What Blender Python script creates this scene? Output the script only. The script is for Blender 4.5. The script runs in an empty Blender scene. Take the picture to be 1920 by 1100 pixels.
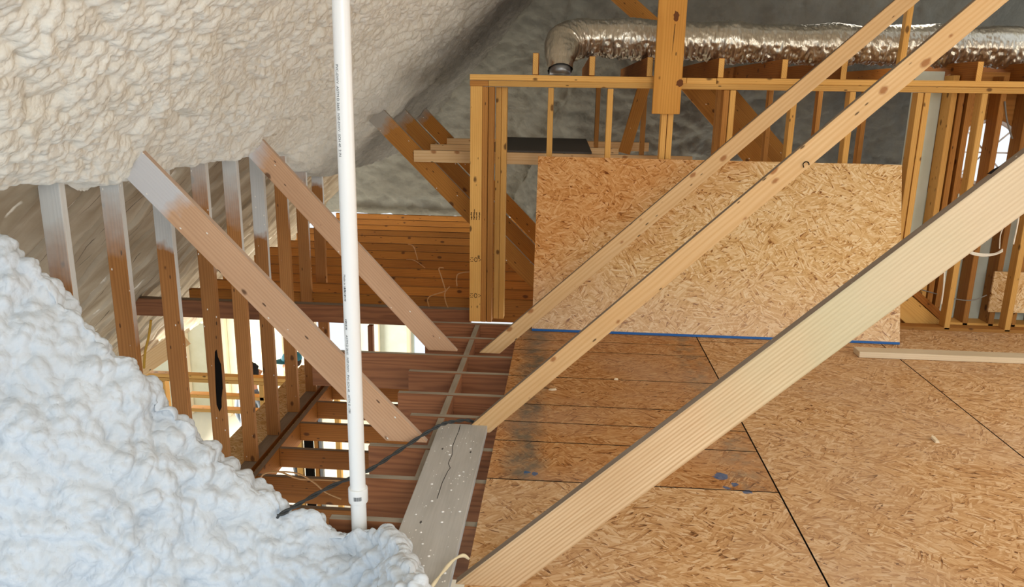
import bpy, bmesh, math, random
import numpy as np
from mathutils import Vector, Matrix, Quaternion
random.seed(7)
D = bpy.data
SC = bpy.context.scene
COL = SC.collection

# ------------------------------------------------------------------ camera
F_PX, YAW, PITCH, ROLL = 1454.24, 0.06424, 0.25291, 0.01844
EYE = Vector((0, 0, 1.58))
_fw = Vector((-math.sin(YAW)*math.cos(PITCH), math.cos(YAW)*math.cos(PITCH), -math.sin(PITCH)))
_r0 = Vector((math.cos(YAW), math.sin(YAW), 0)); _u0 = _r0.cross(_fw)
_rt = _r0*math.cos(ROLL) + _u0*math.sin(ROLL); _up = _rt.cross(_fw)
cam = D.objects.new('camera', D.cameras.new('camera')); COL.objects.link(cam)
cam.matrix_world = Matrix(((_rt.x, _up.x, -_fw.x, EYE.x), (_rt.y, _up.y, -_fw.y, EYE.y), (_rt.z, _up.z, -_fw.z, EYE.z), (0, 0, 0, 1)))
cam.data.sensor_fit = 'HORIZONTAL'; cam.data.sensor_width = 36; cam.data.lens = 36*F_PX/1920
cam.data.clip_start = .02
SC.camera = cam

def at(x, y, X=None, Y=None, Z=None):
    """survey helper: point of the line of sight through a pixel on a known wall / floor plane"""
    d = _rt*((x-960)/F_PX) - _up*((y-550)/F_PX) + _fw
    if X is not None: t = (X-EYE.x)/d.x
    elif Y is not None: t = (Y-EYE.y)/d.y
    else: t = (Z-EYE.z)/d.z
    return EYE + d*t

# ------------------------------------------------------------------ world, lights, exposure
W = D.worlds.new('sky'); SC.world = W; W.use_nodes = True
bg = W.node_tree.nodes['Background']; bg.inputs[0].default_value = (.86, .93, 1, 1); bg.inputs[1].default_value = 1.0
def area(name, loc, target, sx, sy, power, col):
    l = D.lights.new(name, 'AREA'); l.shape = 'RECTANGLE'; l.size = sx; l.size_y = sy; l.energy = power; l.color = col
    o = D.objects.new(name, l); COL.objects.link(o); o.location = loc
    o.rotation_euler = (Vector(target)-Vector(loc)).to_track_quat('-Z', 'Y').to_euler(); return o
area('daylight_gable', (1.9, -1.5, 2.3), (.9, 3.6, .3), 2.4, 1.6, 106, (1, .975, .94))
area('daylight_window', (-.7, -.9, 1.3), (-1.4, 2.6, .3), 1.2, 1.2, 15, (.45, .70, 1))
area('fill_right', (4.0, 3.4, 1.6), (0, 4.5, .5), 2.2, 1.3, 115, (1, .94, .84))  # side lamp added from the right, its source unseen
area('fill_back_room', (2.4, 6.6, 2.2), (2.0, 6.0, .3), .9, .8, 10, (1, .94, .84))  # lamp added to brighten the back room
area('fill_storey_below', (-4.6, 8.6, -1.9), (-1.5, 9.2, -2.2), 2.4, 1.6, 190, (1, .98, .93))  # added lamp that brightens the storey below
area('fill_below_right', (3.2, 8.4, -1.9), (-2.4, 8.2, -2.6), 2.6, 1.8, 190, (1, .98, .92))  # second added lamp for brightness below, no patio behind it
SC.view_settings.view_transform = 'Standard'; SC.view_settings.look = 'None'
SC.view_settings.gamma = 1; SC.view_settings.use_curve_mapping = False
SC.view_settings.exposure = .2
SC.cycles.max_bounces = 8; SC.cycles.diffuse_bounces = 5

# ------------------------------------------------------------------ node helpers
def lin(h):
    c = [int(h[i:i+2], 16)/255 for i in (0, 2, 4)]
    return tuple(((v/12.92) if v <= .04045 else ((v+.055)/1.055)**2.4) for v in c) + (1,)
class NT:
    def __init__(s, name, rough=.75, spec=.25):
        s.m = D.materials.new(name); s.m.use_nodes = True; s.t = s.m.node_tree; s.n = s.t.nodes
        s.b = s.n['Principled BSDF']; s.b.inputs['Roughness'].default_value = rough
        s.b.inputs['Specular IOR Level'].default_value = spec
    def put(s, sock, v):
        if isinstance(v, bpy.types.NodeSocket): s.t.links.new(v, sock)
        elif v is not None: sock.default_value = v
    def node(s, typ, ins=None, **kw):
        n = s.n.new(typ)
        for k, v in kw.items(): setattr(n, k, v)
        for k, v in (ins or {}).items(): s.put(n.inputs[k], v)
        return n
    def math(s, op, a, b=None, c=None, clamp=False):
        n = s.node('ShaderNodeMath', operation=op, use_clamp=clamp); s.put(n.inputs[0], a)
        if b is not None: s.put(n.inputs[1], b)
        if c is not None: s.put(n.inputs[2], c)
        return n.outputs[0]
    def vmath(s, op, a, b=None):
        n = s.node('ShaderNodeVectorMath', operation=op); s.put(n.inputs[0], a)
        if b is not None: s.put(n.inputs[1], b)
        return n.outputs[0] if op not in ('LENGTH', 'DOT_PRODUCT', 'DISTANCE') else n.outputs['Value']
    def noise(s, v, scale, detail=3, rough=.55, dist=0.):
        return s.node('ShaderNodeTexNoise', {'Vector': v, 'Scale': scale, 'Detail': detail, 'Roughness': rough, 'Distortion': dist}).outputs['Fac']
    def vor(s, v, scale, feature='F1', dims='3D', rand=1.):
        return s.node('ShaderNodeTexVoronoi', {'Vector': v, 'Scale': scale, 'Randomness': rand}, feature=feature, voronoi_dimensions=dims)
    def rng(s, v, a, b, c=0., d=1., smooth=False):
        n = s.node('ShaderNodeMapRange', {'Value': v, 'From Min': a, 'From Max': b, 'To Min': c, 'To Max': d})
        if smooth: n.interpolation_type = 'SMOOTHSTEP'
        return n.outputs[0]
    def mix(s, f, a, b, mode='MIX'):
        n = s.node('ShaderNodeMix', data_type='RGBA', blend_type=mode)
        s.put(n.inputs[0], f); s.put(n.inputs[6], a); s.put(n.inputs[7], b); return n.outputs[2]
    def ramp(s, f, stops):
        n = s.node('ShaderNodeValToRGB', {'Fac': f}); e = n.color_ramp.elements
        while len(e) < len(stops): e.new(.5)
        for el, (p, c) in zip(e, stops): el.position = p; el.color = c if not isinstance(c, str) else lin(c)
        return n.outputs[0]
    def co(s): return s.node('ShaderNodeTexCoord').outputs['Object']
    def scale(s, v, xyz): return s.vmath('MULTIPLY', v, xyz)
    def attr(s, name, typ='OBJECT'): return s.node('ShaderNodeAttribute', attribute_name=name, attribute_type=typ).outputs['Fac']
    def bump(s, h, strength, dist):
        n = s.node('ShaderNodeBump', {'Height': h, 'Strength': strength, 'Distance': dist}); s.put(s.b.inputs['Normal'], n.outputs[0])
    def done(s, col): s.put(s.b.inputs['Base Color'], col); return s.m

def flat(name, hexc, rough=.7, spec=.3, metal=0):
    k = NT(name, rough, spec); k.b.inputs['Metallic'].default_value = metal
    return k.done(lin(hexc))

def pine(name, light, dark, knot='4a2a12', ring=90, spray=None, knots=True, contrast=.6, warpk=7., far=0., weather=False, drop=0.):
    """board grain: x runs along the length of every board"""
    k = NT(name, .68, .25)
    co = k.co(); rnd = k.node('ShaderNodeObjectInfo').outputs['Random']
    off = k.node('ShaderNodeCombineXYZ', {0: k.math('MULTIPLY', rnd, 37.), 1: k.math('ADD', .02+far, k.math('MULTIPLY', rnd, .11)), 2: k.math('ADD', .05, k.math('MULTIPLY', rnd, .06))}).outputs[0]
    p = k.vmath('ADD', co, off)
    warp = k.noise(k.scale(p, (1.1, 9, 9)), 1., 3, .5)
    sx = k.node('ShaderNodeSeparateXYZ', {0: p}); sx0 = k.node('ShaderNodeSeparateXYZ', {0: co}).outputs[0]
    r = k.math('SQRT', k.math('ADD', k.math('POWER', sx.outputs[1], 2.), k.math('POWER', sx.outputs[2], 2.)))
    ph = k.math('ADD', k.math('MULTIPLY', r, float(ring*6.28)), k.math('MULTIPLY', warp, warpk*2.))
    ringv = k.math('MULTIPLY_ADD', k.math('SINE', ph), .5, .5)
    fib = k.noise(k.scale(p, (4, 160, 160)), 1., 2, .6)
    blot = k.noise(k.scale(p, (1.6, 5, 5)), 1., 3, .5)
    f = k.math('ADD', k.math('MULTIPLY', k.math('POWER', ringv, 1.6), .42), k.math('MULTIPLY', fib, .58))
    c = k.mix(k.math('MULTIPLY', k.rng(f, .15, .95), contrast), lin(light), lin(dark))
    c = k.mix(k.rng(blot, .35, .75, 0., .45), c, lin(dark))
    tint = k.rng(rnd, 0, 1, .82, 1.12)
    c = k.mix(1., c, k.node('ShaderNodeCombineColor', {0: tint, 1: tint, 2: tint}).outputs[0], 'MULTIPLY')
    if knots:
        kv = k.node('ShaderNodeCombineXYZ', {0: k.math('MULTIPLY', sx.outputs[0], 5.5), 1: k.math('MULTIPLY', k.math('ADD', sx.outputs[1], k.math('MULTIPLY', sx.outputs[2], 1.)), 9.), 2: 0.}).outputs[0]
        v = k.vor(kv, 1., 'F1', '2D')
        kn = k.math('ADD', v.outputs['Distance'], k.math('MULTIPLY', k.math('SUBTRACT', k.noise(kv, 6.), .5), .10))
        size = k.math('MULTIPLY', k.math('SUBTRACT', k.node('ShaderNodeSeparateColor', {0: v.outputs['Color']}).outputs[0], .62), .36)
        m = k.rng(k.math('SUBTRACT', kn, size), -.04, .03, 1., 0.)
        c = k.mix(k.math('MULTIPLY', m, .8), c, lin(knot))
        nails = k.vor(k.scale(p, (7, 22, 22)), 1.).outputs['Distance']
        c = k.mix(k.rng(nails, .07, .10, .8, 0.), c, lin('2b180c'))
    if weather:
        t = k.math('ADD', sx0, k.math('MULTIPLY', k.math('SUBTRACT', k.noise(k.vmath('ADD', co, off), 4., 3), .5), .5))
        band = k.math('MULTIPLY', k.rng(t, .9, 1.35), k.rng(t, 1.5, 2.0, 1., 0.))
        c = k.mix(k.math('MULTIPLY', band, .55), c, lin('b9bd9f'))
        c = k.mix(k.rng(t, 1.3, 1.9, 0., .5), c, lin('cdbfa6'))
    if spray:
        x = k.node('ShaderNodeSeparateXYZ', {0: co}).outputs[0]
        e = k.math('ADD', x, k.math('MULTIPLY', k.math('SUBTRACT', k.noise(k.vmath('ADD', co, off), 9., 3), .5), .22))
        a = k.math('SUBTRACT', k.attr('spray_from'), drop); b = k.math('SUBTRACT', k.attr('spray_full'), drop)
        s = k.math('DIVIDE', k.math('SUBTRACT', e, a), k.math('SUBTRACT', b, a), clamp=True)
        c = k.mix(k.math('MULTIPLY', s, .93), c, lin(spray))
        sp = k.vor(k.scale(p, (22, 40, 40)), 1.)
        dots = k.rng(sp.outputs['Distance'], .10, .15, 1., 0.)
        pick = k.math('GREATER_THAN', k.node('ShaderNodeSeparateColor', {0: sp.outputs['Color']}).outputs[1], .86)
        c = k.mix(k.math('MULTIPLY', dots, pick), c, lin('efeadd'))
    k.bump(k.math('ADD', f, k.math('MULTIPLY', blot, .6)), .35, .003)
    return k.done(c)

def osb(name, stops, stain=None, scale=1.):
    k = NT(name, .8, .2)
    co = k.scale(k.co(), (scale, scale, scale))
    tone = k.attr('panel', 'GEOMETRY')
    co = k.vmath('ADD', co, k.node('ShaderNodeCombineXYZ', {0: k.math('MULTIPLY', tone, 31.7), 1: k.math('MULTIPLY', tone, 17.3)}).outputs[0])
    wv = k.node('ShaderNodeTexNoise', {'Vector': co, 'Scale': 22., 'Detail': 2.}).outputs['Color']
    cw = k.vmath('ADD', co, k.scale(k.vmath('SUBTRACT', wv, (.5, .5, .5)), (.010, .010, .010)))
    cur = None; hgt = None
    for i, (cell, a, b, keep) in enumerate(((6, 11, 46, 0), (8, 13, 62, .45), (5, 9, 50, .55), (9, 17, 85, .6), (7, 12, 120, .7), (10, 22, 150, .78))):
        base = k.vmath('ADD', cw, (i*3.17, i*1.71, 0))
        big = k.vor(base, float(cell), 'F1', '2D')
        cs = k.node('ShaderNodeSeparateColor', {0: big.outputs['Color']})
        ang = k.math('MULTIPLY', k.math('SUBTRACT', cs.outputs[0], .5), 2.4)
        rot = k.node('ShaderNodeVectorRotate', {'Vector': base, 'Angle': ang}, rotation_type='Z_AXIS').outputs[0]
        fl = k.vor(k.scale(rot, (a, b, 1)), 1., 'F1', '2D')
        fs = k.node('ShaderNodeSeparateColor', {0: fl.outputs['Color']})
        g = k.noise(k.scale(rot, (20, 420, 1)), 1., 2)
        edge = k.rng(fl.outputs['Distance'], .42, .75, 0., -.22)
        val = k.math('ADD', k.math('ADD', k.math('MULTIPLY', fs.outputs[0], .72), k.math('MULTIPLY', g, .28)), edge, clamp=True)
        if cur is None: cur, hgt = val, fs.outputs[2]
        else:
            sel = k.math('GREATER_THAN', fs.outputs[1], keep)
            cur = k.node('ShaderNodeMix', {0: sel, 2: cur, 3: val}, data_type='FLOAT').outputs[0]
            hgt = k.node('ShaderNodeMix', {0: sel, 2: hgt, 3: fs.outputs[2]}, data_type='FLOAT').outputs[0]
    c = k.ramp(cur, stops)
    if stain: c = stain(k, c, k.co())
    k.bump(hgt, .35, .002)
    return k.done(c)

def foam(name, base, crease, bump=1., fine=70., far=None):
    k = NT(name, .82, .2); co = k.co()
    w = k.node('ShaderNodeTexNoise', {'Vector': co, 'Scale': 9., 'Detail': 3.}).outputs['Color']
    cw = k.vmath('ADD', co, k.scale(k.vmath('SUBTRACT', w, (.5, .5, .5)), (.06, .06, .06)))
    v1 = k.vor(cw, fine*.5).outputs['Distance']; v2 = k.vor(cw, fine).outputs['Distance']
    n = k.noise(co, 4., 5, .6)
    c = k.mix(k.rng(n, .38, .72, 0., .6), lin(base), lin(crease))
    if far:   # shade deepening toward the far end, put into the foam colour
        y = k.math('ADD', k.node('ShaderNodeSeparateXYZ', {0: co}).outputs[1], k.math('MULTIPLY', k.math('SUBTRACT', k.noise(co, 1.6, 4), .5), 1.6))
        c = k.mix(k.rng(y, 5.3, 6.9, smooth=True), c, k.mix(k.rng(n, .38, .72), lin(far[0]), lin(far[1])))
    h = k.math('ADD', k.math('MULTIPLY', k.math('POWER', v1, 2.), -1.), k.math('MULTIPLY', k.math('POWER', v2, 2.), -.45))
    k.bump(h, .5*bump, .010)
    return k.done(c)

# ------------------------------------------------------------------ materials
M = {}
M['stud_left'] = pine('stud_left', 'b27a42', '7e4e24', spray='c9cbc8')
M['stud_left_edge'] = pine('stud_left_edge', 'b27a42', '7e4e24', spray='d2d3cf', drop=.42)
M['stud_back'] = pine('stud_back', 'e6b568', 'c08a3e')
M['stud_old'] = pine('stud_old', 'bd8440', '885626')
M['brace_left'] = pine('brace_left', 'd9b08c', 'b58a66', spray='cdced0')
M['brace_back'] = pine('brace_back', 'bd8238', '8c5720', spray='a09c92')
M['new_lumber'] = pine('new_lumber', 'e8c797', 'd0a268', knot='9a6030', ring=75, contrast=.75)
M['fir'] = pine('fir', 'e0c8a4', 'b18d62', knot='8a5a30', ring=95, contrast=1., knots=False, warpk=1.6, far=.12, weather=True)
M['joist'] = pine('joist', 'a06a44', '6a4028', knot='2c170c', ring=48, contrast=.85, knots=False, warpk=15.)
M['joist_low'] = pine('joist_low', 'a26426', '6f4012')
M['joist_far'] = pine('joist_far', 'b4762f', '704216', warpk=12.)
M['trim'] = pine('trim', 'eadbc0', 'd6bf98', ring=80, contrast=.5, knots=False)
M['post'] = pine('post', 'e0a550', 'b9792c', knot='4a2208', ring=70)

def dusty(name, a, b):
    k = NT(name, .85, .15); co = k.co()
    f = k.noise(k.scale(co, (2, 12, 12)), 1., 4); g = k.noise(k.scale(co, (5, 150, 150)), 1., 2)
    c = k.mix(k.rng(k.math('ADD', k.math('MULTIPLY', f, .7), k.math('MULTIPLY', g, .3)), .3, .7), lin(a), lin(b))
    v = k.vor(k.scale(co, (24, 40, 40)), 1.)
    pick = k.math('GREATER_THAN', k.node('ShaderNodeSeparateColor', {0: v.outputs['Color']}).outputs[1], .9)
    c = k.mix(k.math('MULTIPLY', k.rng(v.outputs['Distance'], .1, .15, 1., 0.), pick), c, lin('efece6'))
    k.bump(f, .2, .003); return k.done(c)
M['dust_grey'] = dusty('dust_grey', 'b0a898', '8d8272')
M['dust_tan'] = dusty('dust_tan', '98897a', '7a6856')
M['dust_pink'] = dusty('dust_pink', 'd2b9a4', 'b59a84')
M['dust_white'] = dusty('dust_white', 'd6d6d2', 'bdbab2')
M['plank_grey'] = dusty('plank_grey', 'c2bfb9', 'a9a6a0')

WOODC = ((0., '7e5026'), (.08, 'b4844c'), (.22, 'd2a86e'), (.5, 'e0bd88'), (.75, 'ecd2a6'), (1., 'f4e2c0'))
def stain_sheet(k, c, co):
    sx = k.node('ShaderNodeSeparateXYZ', {0: co})
    t = k.math('ADD', k.math('SUBTRACT', sx.outputs[1], k.math('MULTIPLY', sx.outputs[0], .75)), k.math('MULTIPLY', k.math('SUBTRACT', k.noise(co, 2.6, 4), .5), .8))
    c = k.mix(k.rng(t, -.05, .5, 0., .62), c, k.mix(1., c, lin('e0a556'), 'MULTIPLY'))
    low = k.rng(k.math('ADD', sx.outputs[1], k.math('MULTIPLY', k.math('SUBTRACT', k.noise(co, 3., 3), .5), .4)), .12, .5, .45, 0.)
    return k.mix(low, c, k.mix(.5, c, lin('d9c3bb')))
M['osb_sheet'] = osb('osb_sheet', WOODC, stain_sheet)
FLOORC = ((0., '6a4424'), (.08, 'a07044'), (.25, 'c0925f'), (.5, 'cfa474'), (.75, 'dcb98e'), (1., 'ead2ae'))
def stain_floor(k, c, co):
    sx = k.node('ShaderNodeSeparateXYZ', {0: co}); X, Y = sx.outputs[0], sx.outputs[1]
    n = k.noise(co, 5., 4); n2 = k.noise(co, 14., 4)
    strips = k.math('MULTIPLY', k.math('GREATER_THAN', Y, 2.975), k.math('LESS_THAN', X, .93))
    c = k.mix(k.math('MULTIPLY', strips, .55), c, k.mix(1., c, lin('d8b070'), 'MULTIPLY'))
    b1 = k.math('MULTIPLY', k.rng(k.math('ABSOLUTE', k.math('SUBTRACT', X, k.math('ADD', -.14, k.math('MULTIPLY', k.math('SUBTRACT', n, .5), .16)))), .03, .11, 1., 0.), strips)
    c = k.mix(k.math('MULTIPLY', b1, k.rng(n2, .3, .6, .2, .8)), c, lin('5b5f58'))
    b2 = k.math('MULTIPLY', k.rng(k.math('ABSOLUTE', k.math('SUBTRACT', X, .82)), .02, .13, .5, 0.), strips)
    c = k.mix(k.math('MULTIPLY', b2, k.rng(n2, .4, .62)), c, lin('6e7064'))
    worn = k.rng(k.noise(co, 1.3, 3), .45, .72, 0., .4)
    c = k.mix(worn, c, lin('bfa48c'))
    for (px, py, r) in ((.716, 3.09, .035), (.76, 3.02, .02), (.80, 2.965, .018), (.72, 2.99, .012), (-.12, 3.04, .016), (-.08, 3.03, .014)):
        d = k.math('ADD', k.vmath('DISTANCE', co, (px, py, 0.)), k.math('MULTIPLY', k.math('SUBTRACT', k.noise(co, 40., 3), .5), .05))
        c = k.mix(k.rng(d, r*.8, r, .8, 0.), c, lin('2d5f8c'))
    return c
M['osb_floor'] = osb('osb_floor', FLOORC, stain_floor)
M['osb_plain'] = osb('osb_plain', WOODC)
M['edge_teal'] = flat('edge_teal', '23424a', .8)
M['edge_blue'] = flat('edge_blue', '1f5fa8', .6)
M['dark'] = flat('dark', '191411', .9)
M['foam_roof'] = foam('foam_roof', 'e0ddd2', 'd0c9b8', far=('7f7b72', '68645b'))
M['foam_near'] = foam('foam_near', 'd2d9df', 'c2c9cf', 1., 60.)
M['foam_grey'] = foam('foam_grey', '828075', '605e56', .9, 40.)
def deck_mat():
    k = NT('thin_foam_deck', .85, .15); co = k.co()
    n = k.noise(k.scale(co, (3, 3, 3)), 1., 5); s = k.noise(k.scale(co, (1.0, 9, 1.0)), 1., 4)
    c = k.mix(k.rng(k.math('ADD', k.math('MULTIPLY', n, .6), k.math('MULTIPLY', s, .4)), .36, .64), lin('b0a28c'), lin('8a785f'))
    y = k.math('ADD', k.node('ShaderNodeSeparateXYZ', {0: co}).outputs[1], k.math('MULTIPLY', k.math('SUBTRACT', k.noise(co, 5., 4), .5), .05))
    for off, wid, col, th in ((.085, .012, '33291f', .46), (.55, .006, '4c4034', .52), (.91, .007, 'ddd4c2', .5), (.30, .004, '5c4e40', .5)):
        f = k.math('ABSOLUTE', k.math('SUBTRACT', k.math('FRACT', k.math('DIVIDE', k.math('SUBTRACT', y, 1.75-8.12), .406)), off))
        broken = k.rng(k.noise(k.scale(co, (2.2, .9, 2.2)), 1.+off, 3), th, th+.05)
        c = k.mix(k.math('MULTIPLY', k.rng(f, wid, wid*2.6, .85, 0.), broken), c, lin(col))
    k.bump(n, .6, .02); return k.done(c)
M['deck'] = deck_mat()
M['foam_pale'] = foam('foam_pale', 'e0dcc0', 'cfc9a6', .4, 14.)
M['foam_green'] = foam('foam_green', 'd0d8cc', 'b9c4b4', .4, 14.)
M['concrete'] = flat('concrete', 'd9d3bf', .8)
def foil_mat():
    k = NT('foil', .32, .5); co = k.co(); k.b.inputs['Metallic'].default_value = .95
    w = k.noise(k.scale(co, (7, 3, 3)), 1., 4, .6)
    c = k.mix(w, lin('d9d4c8'), lin('b8ae98'))
    k.bump(k.noise(k.scale(co, (60, 18, 18)), 1., 3), .5, .012)
    return k.done(c)
M['foil'] = foil_mat()
M['pvc'] = flat('pvc', 'eef0ef', .32, .5)
M['ink'] = flat('ink', '3a3d42', .7)
M['knot_brown'] = flat('knot_brown', '6a3c16', .7)
M['stamp'] = flat('stamp', '4a3016', .8)
M['cable_black'] = flat('cable_black', '3b3f40', .5)
M['cable_white'] = flat('cable_white', 'ece6d6', .5)
M['cable_yellow'] = flat('cable_yellow', 'b58a28', .5)
M['cable_tan'] = flat('cable_tan', 'b98a58', .5)
M['cable_grey'] = flat('cable_grey', '77736c', .5)
M['strand'] = flat('strand', 'e6d9b6', .5)
M['white'] = flat('white', 'f4f4f2', .5)
M['red'] = flat('red', 'b4625a', .9)
M['slab'] = flat('slab', '55524e', .8)
M['metal'] = flat('metal', '8d8f90', .4, .5, .8)
M['burnt'] = flat('burnt', '14100d', .95, .1)

# ------------------------------------------------------------------ object helpers
def tag(o, label=None, cat=None, group=None, kind=None):
    if label: o['label'] = label
    if cat: o['category'] = cat
    if group: o['group'] = group
    if kind: o['kind'] = kind
    return o
def link(name, me, parent=None, mw=None):
    o = D.objects.new(name, me); COL.objects.link(o)
    mw = mw or Matrix()
    if parent is not None:
        o.parent = parent; o.matrix_local = parent_world[parent.name].inverted() @ mw
    else: o.matrix_local = mw
    parent_world[o.name] = mw
    return o
parent_world = {}
def empty(name, loc):
    return link(name, None, None, Matrix.Translation(Vector(loc)))
def mats(me, *ms):
    for m in ms: me.materials.append(M[m] if isinstance(m, str) else m)
def mesh_from_bm(name, bm, *ms, smooth=False):
    me = D.meshes.new(name); bm.to_mesh(me); bm.free(); mats(me, *ms)
    if smooth:
        for p in me.polygons: p.use_smooth = True
    return me
def frame_of(a, b, side):
    x = (b-a).normalized(); s = Vector(side); y = (s - x*s.dot(x)).normalized(); z = x.cross(y)
    return Matrix(((x.x, y.x, z.x, a.x), (x.y, y.y, z.y, a.y), (x.z, y.z, z.z, a.z), (0, 0, 0, 1)))
def board(name, a, b, w, t, side, *ms, parent=None, cut0=0., cut1=0., face=None, bev=.0025):
    """sawn board: a,b = centre-line ends, w along `side`, t across; face = {dir: material slot} with dir in '+y -y +z -z'"""
    a, b = Vector(a), Vector(b); L = (b-a).length
    bm = bmesh.new(); vs = {}
    for i, x in enumerate((0, L)):
        for y in (-w/2, w/2):
            for z in (-t/2, t/2):
                vs[i, y > 0, z > 0] = bm.verts.new((x + (cut0 if i == 0 else cut1)*y, y, z))
    q = lambda *k: bm.faces.new([vs[i] for i in k])
    fs = {'-x': q((0,0,0),(0,0,1),(0,1,1),(0,1,0)), '+x': q((1,0,0),(1,1,0),(1,1,1),(1,0,1)),
          '-y': q((0,0,0),(1,0,0),(1,0,1),(0,0,1)), '+y': q((0,1,0),(0,1,1),(1,1,1),(1,1,0)),
          '-z': q((0,0,0),(0,1,0),(1,1,0),(1,0,0)), '+z': q((0,0,1),(1,0,1),(1,1,1),(0,1,1))}
    for k, i in (face or {}).items(): fs[k].material_index = i
    bmesh.ops.bevel(bm, geom=bm.edges[:], offset=min(bev, t*.2), segments=1, affect='EDGES', clamp_overlap=True)
    bmesh.ops.recalc_face_normals(bm, faces=bm.faces[:])
    return link(name, mesh_from_bm(name, bm, *ms), parent, frame_of(a, b, side))
def box(name, lo, hi, *ms, parent=None, bev=.002):
    lo, hi = Vector(lo), Vector(hi); c = (lo+hi)/2
    bm = bmesh.new(); bmesh.ops.create_cube(bm, size=1)
    for v in bm.verts: v.co = Vector((v.co[i]*(hi[i]-lo[i]) for i in range(3)))
    if bev: bmesh.ops.bevel(bm, geom=bm.edges[:], offset=bev, segments=1, affect='EDGES')
    return link(name, mesh_from_bm(name, bm, *ms), parent, Matrix.Translation(c))
def smooth_path(pts, n=8):
    P = [Vector(p) for p in pts]; out = []
    for i in range(len(P)-1):
        p0, p1, p2, p3 = P[max(i-1, 0)], P[i], P[i+1], P[min(i+2, len(P)-1)]
        for k in range(n):
            t = k/n
            out.append(.5*((2*p1)+(p2-p0)*t+(2*p0-5*p1+4*p2-p3)*t*t+(3*p1-p0-3*p2+p3)*t**3))
    return out + [P[-1]]
def sweep(bm, path, rad, seg=10):
    """tube along path; rad a number or function of the fraction; returns nothing"""
    ref = Vector((.13, .31, 1)).normalized(); rings = []
    for i, p in enumerate(path):
        d = (path[min(i+1, len(path)-1)] - path[max(i-1, 0)]).normalized()
        u = (ref - d*ref.dot(d)).normalized(); v = d.cross(u); ref = u
        r = rad(i/(len(path)-1)) if callable(rad) else rad
        rings.append([bm.verts.new(p + (u*math.cos(2*math.pi*j/seg)+v*math.sin(2*math.pi*j/seg))*r) for j in range(seg)])
    for a, b in zip(rings, rings[1:]):
        for j in range(seg): bm.faces.new((a[j], a[(j+1) % seg], b[(j+1) % seg], b[j]))
    bm.faces.new(rings[0][::-1]); bm.faces.new(rings[-1])
def tube(name, pts, rad, m, parent=None, n=8, seg=8):
    path = smooth_path(pts, n); o0 = path[0].copy(); bm = bmesh.new()
    sweep(bm, [p-o0 for p in path], rad, seg)
    return link(name, mesh_from_bm(name, bm, m, smooth=True), parent, Matrix.Translation(o0))

# ---- numpy noise for sprayed foam
def _hash(ix, iy, iz, s):
    h = (ix*374761393 + iy*668265263 + iz*2147483647 + s*1274126177) & 0xffffffff
    h = ((h ^ (h >> 13))*1274126177) & 0xffffffff
    return ((h ^ (h >> 16)) & 0xffffff)/16777216.0
def worley(P, size, seed):
    Q = P/size; B = np.floor(Q).astype(np.int64); best = np.full(len(Q), 9.0)
    for dx in (-1, 0, 1):
        for dy in (-1, 0, 1):
            for dz in (-1, 0, 1):
                c = B + np.array((dx, dy, dz)); x, y, z = c[:, 0], c[:, 1], c[:, 2]
                f = np.stack([x+_hash(x, y, z, seed), y+_hash(x, y, z, seed+1), z+_hash(x, y, z, seed+2)], 1)
                best = np.minimum(best, ((Q-f)**2).sum(1))
    return best
def vnoise(P, size, seed):
    Q = P/size; B = np.floor(Q).astype(np.int64); f = Q-B; f = f*f*(3-2*f); r = 0
    for dx in (0, 1):
        for dy in (0, 1):
            for dz in (0, 1):
                w = (f[:, 0] if dx else 1-f[:, 0])*(f[:, 1] if dy else 1-f[:, 1])*(f[:, 2] if dz else 1-f[:, 2])
                r = r + w*_hash(B[:, 0]+dx, B[:, 1]+dy, B[:, 2]+dz, seed)
    return r
def lumps(P, layers, seed):
    W = np.stack([vnoise(P, .16, seed+i*7)-.5 for i in range(3)], 1)*.05
    W += np.stack([vnoise(P, .05, seed+30+i*7)-.5 for i in range(3)], 1)*.008
    h = 0
    for i, (size, amp) in enumerate(layers):
        pick = .55 + .9*vnoise(P, size*3.1, seed+90+i)
        h = h + amp*pick*(1-np.minimum(worley(P+W, size, seed+11*i), 1.4))
    return h
def grid_mesh(name, P, m, flip=False):
    """P: (n, k, 3) array"""
    n, k = P.shape[:2]; me = D.meshes.new(name)
    idx = np.arange(n*k).reshape(n, k)
    q = np.stack([idx[:-1, :-1], idx[1:, :-1], idx[1:, 1:], idx[:-1, 1:]], -1).reshape(-1, 4)
    if flip: q = q[:, ::-1]
    me.vertices.add(n*k); me.vertices.foreach_set('co', P.reshape(-1).astype(np.float32))
    me.loops.add(q.size); me.loops.foreach_set('vertex_index', q.reshape(-1).astype(np.int32))
    me.polygons.add(len(q)); me.polygons.foreach_set('loop_start', np.arange(0, q.size, 4, dtype=np.int32))
    me.update(calc_edges=True); me.validate()
    me.polygons.foreach_set('use_smooth', np.ones(len(me.polygons), bool)); mats(me, m); return me
def sstep(a, b, x):
    t = np.clip((x-a)/(b-a), 0, 1); return t*t*(3-2*t)
def normals(P):
    du = np.gradient(P, axis=0); dv = np.gradient(P, axis=1); n = np.cross(du, dv)
    return n/np.maximum(np.linalg.norm(n, axis=2, keepdims=True), 1e-9)

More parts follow.
